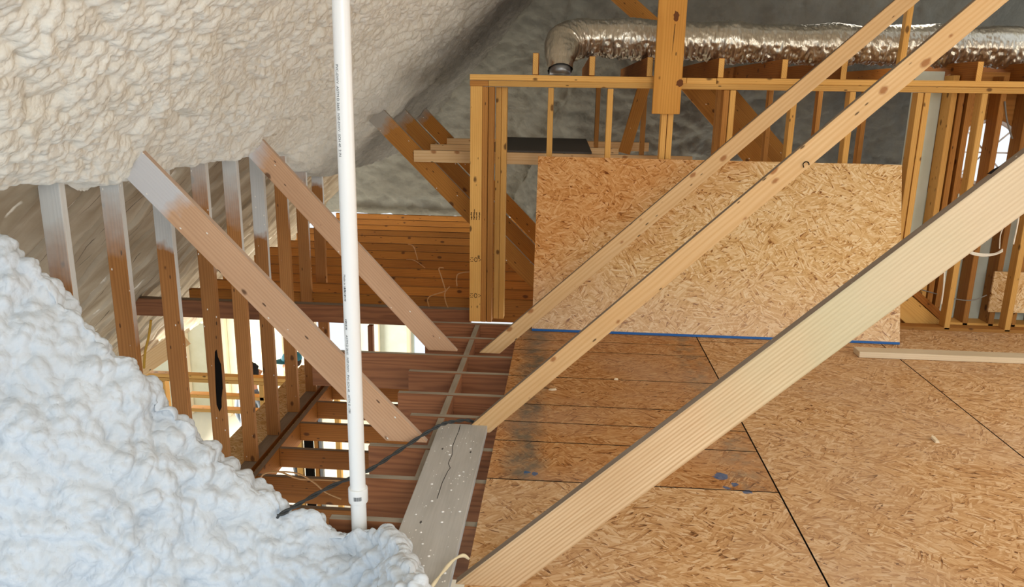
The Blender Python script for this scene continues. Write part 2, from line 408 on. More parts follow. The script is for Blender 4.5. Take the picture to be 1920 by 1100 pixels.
# ================================================================== SETTING
# ---- deck of OSB panels (strips of different depth by the left edge)
def deck_floor():
    bm = bmesh.new(); lay = bm.faces.layers.float.new('panel'); g = .0036
    def pan(x0, x1, y0, y1, i):
        r = bmesh.ops.create_cube(bm, size=1)
        fs = set()
        for v in r['verts']:
            v.co = Vector(((x0+x1)/2+v.co.x*(x1-x0-2*g), (y0+y1)/2+v.co.y*(y1-y0-2*g), -.009+v.co.z*.018)); fs |= set(v.link_faces)
        for f in fs:
            f[lay] = random.random(); f.normal_update()
            if f.normal.x < -.9 and x0 < -.2: f.material_index = 1
            if abs(f.normal.y) > .9 or (abs(f.normal.x) > .9 and f.material_index == 0): f.material_index = 2
    x = (-.287, .931, 2.150, 3.37, 4.60)
    ys = (-.7, 2.972, 3.350, 3.572, 3.800, 4.215, 4.690, 4.90, 5.30)
    for a, b in zip(ys, ys[1:]): pan(x[0], x[1], a, b, 0)
    for a, b in ((-.7, 5.0), (5.0, 5.47)): pan(x[1], x[2], a, b, 1)
    for a, b in ((-.7, 5.0), (5.0, 5.47)): pan(x[2], x[3], a, b, 2)
    for a, b in ((-.7, 1.0), (1.0, 3.44), (3.44, 5.47)): pan(x[3], x[4], a, b, 3)
    return mesh_from_bm('floor', bm, 'osb_floor', 'edge_teal', 'dark')
me = deck_floor()
tag(link('floor', me), 'loft floor of weathered OSB panels with dark seams', kind='structure')
tag(box('floor_underside', (-.265, -.7, -.03), (4.6, 5.47, -.0195), 'dark', bev=0), 'dark underside layer beneath the loft floor panels', kind='structure')

# ---- left roof slope, thick cream foam
ny, nx = 1050, 330
Yg = (1.3+9.1*np.linspace(0, 1, ny)**1.6)[:, None]*np.ones((1, nx)); U = np.linspace(0, 1, nx)[None]*np.ones((ny, 1))
Xg = -2.04 + U*1.9
thick = .33*sstep(5.0, 6.3, Yg)
Zg = Xg + 3.2 - thick
P = np.stack([Xg, Yg, Zg], -1); nrm = np.array((.7071, 0, -.7071))
edge = 1-sstep(0, .05, U)
big = (vnoise(P.reshape(-1, 3), .7, 3)+.6*vnoise(P.reshape(-1, 3), .3, 5)).reshape(ny, nx)-.8
h = lumps(P.reshape(-1, 3), ((.20, .036), (.068, .038), (.034, .019)), 101).reshape(ny, nx)
back = sstep(4.6, 6.5, Yg)
disp = .05*big + h*(1-.35*back) - .10*edge
# the ragged lower rim droops a little between the studs
rim = np.exp(-U/.06)*(.12*(vnoise(np.stack([Yg*0, Yg, Yg*0], -1).reshape(-1, 3), .33, 8).reshape(ny, nx)-.35))*(1-back)
P = P + nrm*disp[..., None] + np.array((-.7, 0, -.7))*rim[..., None]
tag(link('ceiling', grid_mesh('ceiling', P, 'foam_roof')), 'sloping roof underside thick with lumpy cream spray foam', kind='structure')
def slab(name, pts, thick, m):
    bm = bmesh.new(); a = [bm.verts.new(p) for p in pts]; n = (Vector(pts[1])-Vector(pts[0])).cross(Vector(pts[2])-Vector(pts[0])).normalized()*thick
    b = [bm.verts.new(Vector(p)+n) for p in pts]; k = len(pts)
    bm.faces.new(a); bm.faces.new(b[::-1])
    for i in range(k): bm.faces.new((a[i], b[i], b[(i+1) % k], a[(i+1) % k]))
    bmesh.ops.recalc_face_normals(bm, faces=bm.faces[:])
    return link(name, mesh_from_bm(name, bm, m))
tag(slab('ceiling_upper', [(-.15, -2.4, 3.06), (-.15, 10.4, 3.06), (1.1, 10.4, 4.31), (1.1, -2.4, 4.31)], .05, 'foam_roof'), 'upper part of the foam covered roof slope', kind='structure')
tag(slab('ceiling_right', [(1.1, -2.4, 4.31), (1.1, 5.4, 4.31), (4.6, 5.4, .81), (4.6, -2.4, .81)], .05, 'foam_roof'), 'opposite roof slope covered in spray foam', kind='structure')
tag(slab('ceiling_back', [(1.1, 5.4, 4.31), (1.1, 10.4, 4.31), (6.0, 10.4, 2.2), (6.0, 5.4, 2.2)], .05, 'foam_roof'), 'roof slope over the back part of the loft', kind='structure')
tag(slab('wall_sky_block', [(-3.4, -2.4, -.6), (4.8, -2.4, -.6), (4.8, -2.4, 4.5), (-3.4, -2.4, 4.5)], .05, 'foam_roof'), 'added wall behind the viewer that keeps out sky light', kind='structure')  # unseen wall added to cut sky light from behind
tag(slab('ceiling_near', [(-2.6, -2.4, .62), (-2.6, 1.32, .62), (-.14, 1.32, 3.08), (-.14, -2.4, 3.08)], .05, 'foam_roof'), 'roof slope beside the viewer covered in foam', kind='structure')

# ---- bare deck of the same slope beyond the studs: thin overspray, rafter bays
ny, nx = 1200, 90
Yg = np.linspace(1.6, 10.4, ny)[:, None]*np.ones((1, nx)); Xg = -4.7 + np.linspace(0, 1, nx)[None]*np.ones((ny, 1))*3.2
P = np.stack([Xg, Yg, Xg+3.2+.10], -1)
ph = ((Yg-1.75)/.406) % 1.0
ridge = .07*np.exp(-((np.minimum(ph, 1-ph)*.406)/.030)**4)
nn = (vnoise(P.reshape(-1, 3), .16, 44)*.035 + vnoise(P.reshape(-1, 3), .05, 46)*.012).reshape(ny, nx)
groove = .03*np.exp(-(((ph-.085)*.406)/.008)**2)+.022*np.exp(-(((ph-.93)*.406)/.007)**2)*(vnoise(P.reshape(-1, 3), .5, 61).reshape(ny, nx) > .45)
P = P + np.array((.7071, 0, -.7071))*(ridge*.3+nn-groove)[..., None]
tag(link('wall_left', grid_mesh('wall_left', P, 'deck')), 'bare roof slope behind the studs with thin brownish overspray and rafter bays', kind='structure')

# ---- grey foam hip at the far end
nx, nz = 300, 170
Xg = np.linspace(-3.5, 4.0, nx)[:, None]*np.ones((1, nz)); Zg = .02 + np.linspace(0, 1, nz)[None]*np.ones((nx, 1))*3.3
bl = sstep(-.35, .5, Xg - .45*(Zg-1.2)); b2 = sstep(1.0, 1.4, Xg)
Yg = (10.35-Zg)*(1-bl) + (9.1-.45*Zg)*bl + .12*np.exp(-((Xg-.45*(Zg-1.2)+.35)/.12)**2)*-1
P = np.stack([Xg, Yg, Zg], -1); nrm = normals(P)
if nrm[10, 10, 1] > 0: nrm = -nrm
h = lumps(P.reshape(-1, 3), ((.20, .045), (.09, .032), (.05, .012)), 301).reshape(nx, nz)
P = P + nrm*(h + .08*(vnoise(P.reshape(-1, 3), .5, 17).reshape(nx, nz)-.5))[..., None]
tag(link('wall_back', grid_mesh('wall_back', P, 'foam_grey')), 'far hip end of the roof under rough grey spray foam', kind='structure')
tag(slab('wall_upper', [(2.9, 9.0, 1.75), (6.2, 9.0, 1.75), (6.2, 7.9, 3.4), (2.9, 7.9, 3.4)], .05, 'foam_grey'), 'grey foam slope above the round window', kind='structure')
board('trim_1', (-3.1, 10.30, .03), (.2, 10.30, .03), .05, .09, (0, 0, 1), 'dust_grey')['kind'] = 'structure'

# ---- near foam: hip flank running down from the left to the pipe
crest_px = [(-150, 335, 2.28), (0, 462, 2.35), (100, 545, 2.38), (230, 682, 2.4), (350, 792, 2.45), (430, 872, 2.48), (485, 912, 2.5), (540, 955, 2.5), (600, 965, 2.52), (640, 992, 2.5), (700, 992, 2.48), (735, 1010, 2.34), (756, 1045, 2.10), (786, 1090, 1.90), (822, 1150, 1.74)]
C = [at(x, y, Y=Yy) for x, y, Yy in crest_px]
C = smooth_path(C, 26); C = np.array([tuple(c) for c in C])
s = np.r_[0, np.cumsum(np.linalg.norm(np.diff(C, axis=0), axis=1))]
nu = 500; su = np.linspace(0, s[-1], nu); C = np.stack([np.interp(su, s, C[:, i]) for i in range(3)], 1)
nv = 340; v = np.linspace(-.38, 1, nv)
ln = np.interp(su/s[-1], (0, .75, 1), (1.75, .95, .6))[:, None]
cF = np.interp(su/s[-1], (0, .72, .95), (.42, .42, 1.1))[:, None]; cD = np.interp(su/s[-1], (0, .72, .95), (.86, .86, .14))[:, None]
vf = np.maximum(v, 0)[None]; vb = np.maximum(-v, 0)[None]
P = np.zeros((nu, nv, 3))
P[..., 0] = C[:, None, 0] - .16*vf*ln
P[..., 1] = C[:, None, 1] - ln*(cF*vf + .18*np.sin(np.minimum(vf*6, 1.57))*.5) + .35*np.sin(np.minimum(vb*7, 1.57))*.45
P[..., 2] = C[:, None, 2] - ln*vf*cD - 1.9*vb**1.35
nrm = normals(P)
if nrm[300, 230, 1] > 0: nrm = -nrm
Pf = P.reshape(-1, 3)
h = lumps(Pf, ((.17, .040), (.076, .066), (.036, .026)), 501).reshape(nu, nv)
P = P + nrm*(h - .086 + .07*(vnoise(Pf, .42, 77).reshape(nu, nv)-.5))[..., None]
tag(link('spray_foam_bank', grid_mesh('spray_foam_bank', P, 'foam_near')), 'big bank of lumpy bright white spray foam sloping down to the white pipe', 'spray foam')

# ---- storey below
tag(box('floor_below', (-7, 4.4, -3.3), (4, 11.5, -3.2), 'concrete', bev=0), 'pale floor of the storey below', kind='structure')
# ================================================================== LEFT ROW OF STUDS
SX0, SX1 = -2.071, -1.982
stud_y = [2.93, 3.34, 3.77, 4.20, 4.61, 5.02, 5.44, 5.87, 6.27]
stud_top = [1.19, 1.2, 1.2, 1.22, 1.22, 1.2, 1.2, 1.2, 1.2]
spray = [(1.55, 1.9), (1.62, 1.95), (1.55, 1.62), (1.75, 2.02), (1.55, 1.9), (1.42, 1.50), (1.8, 2.05), (1.5, 1.9), (1.60, 1.66)]
slabel = ['brown stud nearest the left edge of the photo, white overspray on its top half',
          'brown stud with bluish overspray patch, second from the left in the row',
          'brown stud whose top disappears behind the front left brace',
          'orange brown stud with a long black hole burnt through its lower half',
          'stud crossed by the front left brace just right of the holed stud',
          'stud white down to a sharp line, standing under the second left brace',
          'stud seen through the gap between the two left braces, third last of the row',
          'white topped stud just right of the second left brace, second last of the row',
          'last stud of the left row, white top with a slanted spray line, beside the pipe']
for i, (y, zt, sp) in enumerate(zip(stud_y, stud_top, spray)):
    z0 = -.835
    o = board('wall_stud', ((SX0+SX1)/2, y+.019, z0), ((SX0+SX1)/2, y+.019, zt+.03), SX1-SX0, .038, (1, 0, 0), 'stud_left', 'stud_left_edge', face={'+y': 1})
    o['spray_from'], o['spray_full'] = sp[0]+.02, sp[1]+.02
    tag(o, slabel[i], 'stud', 'studs of the left row')
    if i == 3:
        bm = bmesh.new()
        prof = [(-.006, -.30), (.010, -.26), (.014, -.18), (.026, -.10), (.028, .02), (.027, .10), (.012, .16), (.008, .22), (-.004, .20), (-.010, .12), (-.014, .0), (-.018, -.12), (-.020, -.24)]
        L0 = .76
        a = [bm.verts.new((L0+q*.76, p+.017, -.0200)) for p, q in prof]; b = [bm.verts.new((L0+q*.76, p+.017, -.0175)) for p, q in prof]
        bm.faces.new(a); bm.faces.new(b[::-1])
        for j in range(len(a)): bm.faces.new((a[j], b[j], b[(j+1) % len(a)], a[(j+1) % len(a)]))
        bmesh.ops.recalc_face_normals(bm, faces=bm.faces[:])
        tag(link('burnt_hole', mesh_from_bm('burnt_hole', bm, 'burnt'), o, parent_world[o.name].copy()), 'long ragged black hole')
tag(board('sole_plate', (-2.0265, 3.2, -.855), (-2.0265, 6.6, -.855), .089, .038, (1, 0, 0), 'joist_low', 'dust_tan', face={'-z': 1, '+z': 1}), 'dusty sole plate under the left row of studs', 'plate')
tag(board('rim_board', (-1.93, 3.2, -.917), (-1.93, 6.6, -.917), .16, .038, (0, 0, 1), 'joist_low', 'dust_tan', face={'-y': 1, '+y': 1}), 'dusty rim board beside the sole plate, holding the low orange joists', 'board')
tag(box('subfloor_strip', (-2.357, 3.2, -.90), (-1.95, 6.6, -.876), 'osb_plain'), 'shaded OSB strip under the sole plate beyond the studs', 'subfloor')

# low joists between the plate and the loft floor
low = [4.08, 4.44, 4.84, 5.27, 5.68, 6.08]
ll = ['nearest low orange joist, with thin orange wires over it', 'low orange joist second from the foam bank', 'low orange joist third from the foam bank',
      'low orange joist fourth from the foam bank', 'low orange joist just under the front left brace', 'farthest low orange joist behind the pipe']
for y, lb in zip(low, ll):
    tag(board('ceiling_joist', (-1.91, y, -.837-(.07 if y > 4.5 else .09)), (.6, y, -.837-(.07 if y > 4.5 else .09)), .14 if y > 4.5 else .18, .038, (0, 0, 1), 'joist_low', 'dust_tan', face={'+y': 1}), lb, 'joist', 'low joists of the storey below')

# ================================================================== UPPER JOISTS, BLOCKING
JT = -.020; JH = .235
jy = [5.27, 4.93, 4.564, 4.263, 3.923, 3.628, 3.262, 2.957, 2.62]
jx = [-.95, -.90, -1.56, -.880, -.870, -.745, -.867, -.872, -.86]
jl = ['brown floor joist at the foot of the corner post', 'grey topped joist between the corner post and the second left brace foot', 'long reddish joist running left behind the pipe under the second left brace',
      'joist with a cut end showing curved grain, next before the long reddish joist', 'joist stub second before the long reddish joist, just left of the middle right brace',
      'thin looking joist just behind the foot of the front left brace', 'dusty joist at the far end of the grey plank, front left brace foot on it',
      'dark joist under the middle of the grey plank', 'joist stub just beyond the pipe coupling']
for y, x, lb in zip(jy, jx, jl):
    tag(board('floor_joist', (x, y+.019, JT-JH/2), (.35, y+.019, JT-JH/2), JH, .038, (0, 0, 1), 'joist', 'dust_grey', face={'+y': 1}), lb, 'joist', 'floor joists beside the loft floor')
for i in range(len(jy)-2):
    y0, y1 = jy[i+1]+.038, jy[i]
    nm = ['the corner post joist and the next', 'the second and third joists from the corner post', 'the long reddish joist and the next', 'the curved grain joist and the next',
          'the third and fourth joists before the long one', 'the thin joist and the plank end joist', 'the plank end joist and the next, under the plank', 'the dark joist and the pipe side joist, under the plank', 'the last two joists, under the plank'][i]
    tag(board('blocking', (-.58, y0, JT-JH/2), (-.58, y1, JT-JH/2), JH*.97, .038, (0, 0, 1), 'joist', 'dust_grey', face={'+y': 1}), 'short dusty blocking piece between '+nm, 'blocking', 'blocking between the floor joists')
tag(board('support_beam', (-.50, 2.75, -.40), (-.50, 6.0, -.40), .28, .09, (0, 0, 1), 'joist'), 'dark beam under the cut ends of the floor joists', 'beam')

# far joists stacked up to the eave of the grey foam
fy = [10.04, 9.61, 9.18, 8.84, 8.49, 8.05, 7.66, 7.26, 6.89, 6.54, 6.23, 5.91]
names = ['topmost', 'second', 'third', 'fourth', 'fifth', 'sixth', 'seventh', 'eighth', 'ninth', 'tenth', 'eleventh', 'twelfth']
for i, (y, nme) in enumerate(zip(fy, names)):
    tag(board('attic_joist', (-3.0+.0*i, y, -.0-.0925), (.9, y, -.0925), .185, .038, (0, 0, 1), 'joist_far'), 'orange brown far joist, %s from the grey foam eave down' % nme, 'joist', 'far joists below the grey foam')
tag(board('header_beam', (-3.6, 5.70, -.10), (-.68, 5.70, -.10), .14, .076, (0, 0, 1), 'joist', 'dust_tan', face={'+y': 1}), 'dark header beam above the bright opening behind the studs', 'beam')
tag(board('cripple_post', (-1.49, 5.80, -1.2), (-1.49, 5.80, -.22), .04, .05, (1, 0, 0), 'joist'), 'thin dark upright dividing the bright opening behind the pipe', 'post')

# ================================================================== ROOF BRACES
def brace(name, x0, x1, slope, y, w, label, mat, m2, group, faces, spray=None, zc=.0, t=.038, z0=None):
    a = Vector((x0, y, zc)); b = Vector((x1, y, zc + slope*(x1-x0)))
    d = (b-a).normalized(); up = Vector((-d.z, 0, d.x)) if d.x > 0 else Vector((d.z, 0, -d.x))
    fr = frame_of(a, b, up)
    c0 = -(d.z/abs(d.x))*(-1) if False else 0
    # foot cut level with the joists
    cut = (up.z/d.z)*-1
    o = board(name, a, b, w, t, up, mat, m2, cut0=cut, face=faces)
    if spray: o['spray_from'], o['spray_full'] = spray
    tag(o, label, 'brace', group); return o
GB = 'roof braces rising from the loft floor'
brace('roof_brace', -.690, -1.98, -1.06, 3.30, .140, 'front left brace, brown plank with white sprayed top end, crossing behind the pipe', 'brace_left', 'dust_pink', GB, {'+y': 1}, (1.42, 1.52))
brace('roof_brace', -.725, -2.02, -1.09, 4.62, .135, 'second left brace, brown plank ending beside the first right brace foot', 'brace_left', 'dust_pink', GB, {'+y': 1}, (1.56, 1.68))
brace('roof_brace', -.4355, 2.62, .936, 4.66, .089, 'farthest right brace, knotty pale timber crossing the leaning sheet to the upper left', 'new_lumber', 'dust_tan', GB, {'+y': 1}, zc=-.018)
mid_brace = brace('roof_brace', -.382, 2.5, .957, 3.48, .089, 'middle right brace of clean pale timber, its foot by the grey plank', 'new_lumber', 'dust_tan', GB, {'+y': 1}, zc=-.018)
near_brace = brace('roof_brace', -.212, 2.5, .925, 2.25, .140, 'nearest right brace, wide straight grained timber with a greenish weathered middle', 'fir', 'dust_tan', GB, {'+y': 1}, zc=.0)

# back braces with collar ties
for y, w1, w2, lb, tl in ((6.0, 0, 0, 'front', 'lowest'), (6.75, 0, 0, 'middle', 'middle'), (7.7, 0, 0, 'rear', 'uppermost')):
    brace('roof_brace', -.03, -1.56, -1.0, y, .14, '%s one of three orange braces under the grey foam behind the corner post' % lb, 'brace_back', 'dust_grey', GB, {'+y': 1}, (1.86, 1.94), zc=-.02)
    x1 = {6.0: .95, 6.75: .45, 7.7: .8}[y]
    tag(board('collar_tie', (-1.155, y-.04, 1.10), (x1, y-.04, 1.10), .089 if y == 6 else .085, .038, (0, 0, 1), 'new_lumber', 'dust_tan', face={'+y': 1}), '%s of three level collar ties nailed to the orange back braces' % tl, 'collar tie', 'collar ties of the back braces')
tag(box('grey_sheet', (-.62, 5.93, 1.147), (.20, 7.75, 1.160), 'slab'), 'dark grey sheet lying across the collar ties behind the wall frame', 'sheet')

# ================================================================== BACK STUD WALL
wf = empty('stud_wall_frame', (-.66, 5.5, -.02))
tag(wf, 'open stud wall of orange timber with a double top plate behind the leaning sheet', 'stud wall')
board('top_plate', (-.672, 5.545, 1.681), (.80, 5.545, 1.681), .089, .038, (0, 1, 0), 'stud_back', parent=wf)
board('top_plate', (.802, 5.545, 1.681), (1.00, 5.545, 1.681), .089, .038, (0, 1, 0), 'stud_back', parent=wf)
board('top_plate', (1.003, 5.545, 1.683), (4.3, 5.545, 1.70), .089, .038, (0, 1, 0), 'stud_back', parent=wf)
board('top_plate', (-.672, 5.545, 1.640), (-.545, 5.545, 1.640), .089, .038, (0, 1, 0), 'stud_old', parent=wf)
board('top_plate', (-.543, 5.545, 1.640), (4.3, 5.545, 1.657), .089, .038, (0, 1, 0), 'stud_back', parent=wf)
ZP = 1.618
corner = board('corner_post', (-.626, 5.52, -.07), (-.626, 5.52, ZP+.003), .084, .038, (1, 0, 0), 'stud_back', parent=wf)
def stud(x, y, z0=-.02, m='stud_back', d=.089):
    return board('stud', (x, y+d/2, z0), (x, y+d/2, ZP+.01*max(x, 0)/2), d, .038, (0, 1, 0), m, parent=wf)
for x, m in ((-.564, 'stud_old'), (-.522, 'stud_old')): stud(x, 5.50, -.07, m)
for x in (-.480, -.440): stud(x, 5.60, -.07, 'stud_back')
for x in (-.112, .295, .668, .711, 1.118, 1.527, 1.907, 2.347, 2.392, 2.760, 3.176, 3.56): stud(x, 5.50, .0)
for x in (1.075, ): stud(x, 5.50, .0, 'stud_old')
board('bottom_plate', (.9, 5.5445, .0), (4.3, 5.5445, .0), .089, .03, (0, 1, 0), 'stud_old', parent=wf)
# grade stamps inked on the corner post
def stamp(parent, z, kind):
    bm = bmesh.new(); rnd = random.Random(int(z*1000))
    if kind == 'bars':
        for i in range(4):
            x = -.030+i*.019
            for q in range(5):
                bmesh.ops.create_cube(bm, size=1, matrix=Matrix.Translation((x+rnd.uniform(-.002, .002), 0, z+(q-2)*.011)) @ Matrix.Diagonal((.008+rnd.uniform(-.003, .003), .0012, .009, 1)))
    else:
        for cx, n in ((-.026, 6), (.004, 9), (.032, 3)):
            for i in range(n):
                a = 6.28*i/n; r = .010 if n > 3 else .006
                bmesh.ops.create_cube(bm, size=1, matrix=Matrix.Translation((cx+r*math.cos(a), 0, z+1.5*r*math.sin(a))) @ Matrix.Rotation(a, 4, 'Y') @ Matrix.Diagonal((.005, .0012, .008, 1)))
    me = mesh_from_bm('grade_stamp', bm, 'stamp')
    link('grade_stamp', me, parent, Matrix.Translation((-.626, 5.5006, 0)))
# posts inside a part are thing > part > sub-part
stamp(corner, .72, 'bars'); stamp(corner, .40, 'x'); stamp(corner, .13, 'x')

# second row of studs farther back
wf2 = empty('stud_wall_frame', (.2, 7.0, 0))
tag(wf2, 'darker second stud wall showing between the studs of the front one', 'stud wall')
for x in (.27, .675, 1.31, 1.745, 2.16, 2.545):
    board('stud', (x, 7.045, -.0), (x, 7.045, 1.66), .089, .038, (0, 1, 0), 'stud_old', parent=wf2)
board('top_plate', (.1, 7.045, 1.679), (2.75, 7.045, 1.679), .089, .038, (0, 1, 0), 'stud_old', parent=wf2)

# marks on the right braces come after the helper below
# king post hanging in front of the plates
kp = board('hanging_post', (.667, 5.437, 1.461), (.667, 5.437, 3.0), .184, .038, (1, 0, 0), 'post')
tag(kp, 'wide orange plank hanging down over the top plate, two dark knots', 'plank')
def mark(name, par, pts, th, m):
    bm = bmesh.new(); a = [bm.verts.new((x, y, z)) for x, y, z in pts]; b = [bm.verts.new((x, y, z+th)) for x, y, z in pts]
    bm.faces.new(a); bm.faces.new(b[::-1])
    for j in range(len(a)): bm.faces.new((a[j], b[j], b[(j+1) % len(a)], a[(j+1) % len(a)]))
    bmesh.ops.recalc_face_normals(bm, faces=bm.faces[:]); return link(name, mesh_from_bm(name, bm, m), par, parent_world[par.name].copy())
def blob(px_, py_, par, rx, ry, Y, zf, seed, name='knot', m='knot_brown'):
    q = parent_world[par.name].inverted() @ at(px_, py_, Y=Y); rd = random.Random(seed)
    mark(name, par, [(q.x+rx*math.cos(6.283*j/14)*rd.uniform(.7, 1.15), q.y+ry*math.sin(6.283*j/14)*rd.uniform(.7, 1.15), zf) for j in range(14)], .0012, m)
blob(1268, 30, kp, .034, .020, 5.418, -.0198, 3); blob(1274, 156, kp, .026, .026, 5.418, -.0198, 5)
q0 = parent_world[kp.name].inverted() @ at(1266, 45, Y=5.418); q1 = parent_world[kp.name].inverted() @ at(1259, 105, Y=5.418)
mark('crack', kp, [(q0.x, q0.y-.002, -.0196), (q0.x, q0.y+.002, -.0196), ((q0.x+q1.x)/2, (q0.y+q1.y)/2+.0035, -.0196), (q1.x, q1.y, -.0196), ((q0.x+q1.x)/2, (q0.y+q1.y)/2-.001, -.0196)], .0008, 'stamp')
tag(board('roof_post', (2.21, 5.56, 1.72), (2.235, 5.56, 3.1), .06, .038, (0, 1, 0), 'stud_back'), 'thin upright post standing on the top plate in front of the duct at right', 'post')
tag(board('roof_rafter', (.15, 7.15, 2.62), (.95, 7.15, 1.98), .14, .05, (0, 0, 1), 'brace_back'), 'short orange rafter piece above the duct beside the hanging plank', 'rafter')
tag(board('back_prop', (.50, 6.75, 1.10), (.66, 6.75, 1.75), .10, .038, (1, 0, 0), 'brace_back'), 'slanting orange prop behind the studs left of the hanging plank', 'prop')

mark('gash', near_brace, [tuple((parent_world[near_brace.name].inverted() @ at(x, y, Y=2.231)).xy)+(.0190,) for x, y in ((1850, 326), (1862, 317), (1876, 310), (1870, 316), (1858, 326))], .0012, 'burnt')
tube('bent_nail', [at(1507, 314, Y=3.452), at(1506, 307, Y=3.448), at(1511, 303, Y=3.446), at(1516, 305, Y=3.450), at(1517, 309, Y=3.455)], .0022, 'burnt', parent=mid_brace)
# ceiling joists on the plates
cj = [(-.222, 1.846), (.162, 1.83), (.55, 1.83), (1.025, 1.83), (1.442, 1.83), (1.83, 1.83), (2.70, 1.835), (3.1, 1.835)]
cl = ['short joist end standing on the left end of the top plate', 'joist end under the bent end of the foil duct', 'joist behind the wide hanging plank', 'joist first right of the hanging plank under the duct',
      'joist second right of the hanging plank, under the duct', 'joist between the two right braces under the duct', 'joist under the duct at right beyond the middle brace', 'last joist at the right edge of the photo under the duct']
for (x, zt), lb in zip(cj, cl):
    y1 = 5.62 if x < 0 else 8.2
    tag(board('ceiling_joist', (x, 5.50, (1.703+zt)/2), (x, y1, (1.703+zt)/2), zt-1.703, .040, (0, 0, 1), 'joist_low', 'stud_back', face={'-x': 1}), lb, 'joist', 'joists on the top plate')

# right hip rafters behind the wall
for i, (y, lb) in enumerate(((7.35, 'front'), (7.55, 'middle'), (7.75, 'rear'))):
    x0 = 1.02+.16*i
    tag(board('hip_rafter', (x0, y, 1.78), (x0+1.75, y, -.02), .185, .038, (0.7, 0, .7), 'brace_back'), '%s of three orange rafters falling to the right behind the stud wall' % lb, 'rafter', 'rafters behind the stud wall')

# ================================================================== RIGHT EXTERIOR WALL
WY = 5.70
ww = empty('exterior_wall', (2.5, WY, -.02)); tag(ww, 'outer wall frame with pale foam between broad brown studs, behind the right end of the front studs', 'exterior wall')
for k, pb in enumerate((1776, 1790, 1807, 1867, 1918, 1962, 2010)):
    xr = at(pb, 300, Y=WY).x
    board('stud', (xr-.019, WY+.07, -.02), (xr-.019, WY+.07, 1.75), .14, .038, (0, 1, 0), 'stud_back' if k == 0 else 'stud_old', parent=ww)
board('bottom_plate', (2.42, WY+.07, -.02), (4.0, WY+.07, -.02), .14, .038, (0, 1, 0), 'stud_back', parent=ww)
WXC, WZ, WR = at(1849, 286, Y=5.86).x, at(1849, 286, Y=5.86).z, .235
def sheath():
    bm = bmesh.new(); n = 48; lo, hi = Vector((2.64, .93)), Vector((3.60, 1.78)); a = []; b = []
    for i in range(n):
        t = 2*math.pi*i/n; d = Vector((math.cos(t), math.sin(t)))
        m_ = min(((hi.x if d.x > 0 else lo.x)-WXC)/d.x if abs(d.x) > 1e-6 else 9, ((hi.y if d.y > 0 else lo.y)-WZ)/d.y if abs(d.y) > 1e-6 else 9)
        a.append(bm.verts.new((WXC+d.x*WR, 5.85, WZ+d.y*WR))); b.append(bm.verts.new((WXC+d.x*m_, 5.85, WZ+d.y*m_)))
    for i in range(n): bm.faces.new((a[i], a[(i+1) % n], b[(i+1) % n], b[i]))
    r_ = bmesh.ops.extrude_face_region(bm, geom=bm.faces[:])
    for e in r_['geom']:
        if isinstance(e, bmesh.types.BMVert): e.co.y += .03
    bmesh.ops.recalc_face_normals(bm, faces=bm.faces[:])
    return mesh_from_bm('sheathing', bm, 'stud_old')
link('sheathing', sheath(), ww)
for x0, x1, z0, z1 in ((2.44, 2.64, -.02, 1.78), (2.64, 3.6, -.02, .93), (3.6, 4.3, -.02, 1.78)):
    board('foam_panel', (x0, 5.865, (z0+z1)/2), (x1, 5.865, (z0+z1)/2), z1-z0-.002, .03, (0, 0, 1), 'foam_green', parent=ww)
wn = empty('window_1', (WXC, 5.865, WZ)); tag(wn, 'round white window glowing with daylight behind the right studs', kind='structure')
bm = bmesh.new(); arc = [Vector((WXC+WR*.95*math.cos(math.pi*i/24), 5.865, WZ+WR*.95*math.sin(math.pi*i/24))) for i in range(49)]
sweep(bm, arc, .016, 6); link('window_frame', mesh_from_bm('window_frame', bm, 'white'), wn)
for k in range(4):
    a = math.pi*k/4; d = Vector((math.cos(a), 0, math.sin(a)))*WR*.95; c = Vector((WXC, 5.87, WZ))
    board('muntin', c-d, c+d, .010, .010, (0, 1, 0), 'white', parent=wn)
kg = NT('glass', .05, .5); kg.b.inputs['Transmission Weight'].default_value = 1; kg.b.inputs['IOR'].default_value = 1.05; M['glass'] = kg.done((1, 1, 1, 1))
bm = bmesh.new(); bm.faces.new([bm.verts.new((p.x, 5.878, p.z)) for p in arc[:-1]]); link('glass', mesh_from_bm('glass', bm, 'glass'), wn)

bm = bmesh.new(); bmesh.ops.create_cube(bm, size=1)
for vv in bm.verts: vv.co = Vector((vv.co.x*.79, vv.co.y*.30, vv.co.z*.015))
tag(link('osb_scrap', mesh_from_bm('osb_scrap', bm, 'osb_plain'), None, Matrix.Translation((3.505, 5.667, .25)) @ Matrix.Rotation(math.pi/2, 4, 'X')), 'small OSB offcut fixed low behind the rightmost studs', 'offcut')
tag(board('leaning_board', at(1680, 560, Y=5.65), at(1762, 632, Y=5.65), .17, .03, (0, 0, 1), 'stud_back'), 'broad orange board lying slanted just past the right end of the leaning sheet', 'board')
tag(board('leaning_board', at(1706, 540, Y=5.685), at(1768, 597, Y=5.685), .05, .03, (0, 0, 1), 'joist_low'), 'narrow dark board slanting above the broad slanted board', 'board')
tag(box('floor_back', (.9, 5.47, -.06), (5.6, 8.4, -.04), 'joist_low', bev=0), 'subfloor beyond the stud wall', kind='structure')

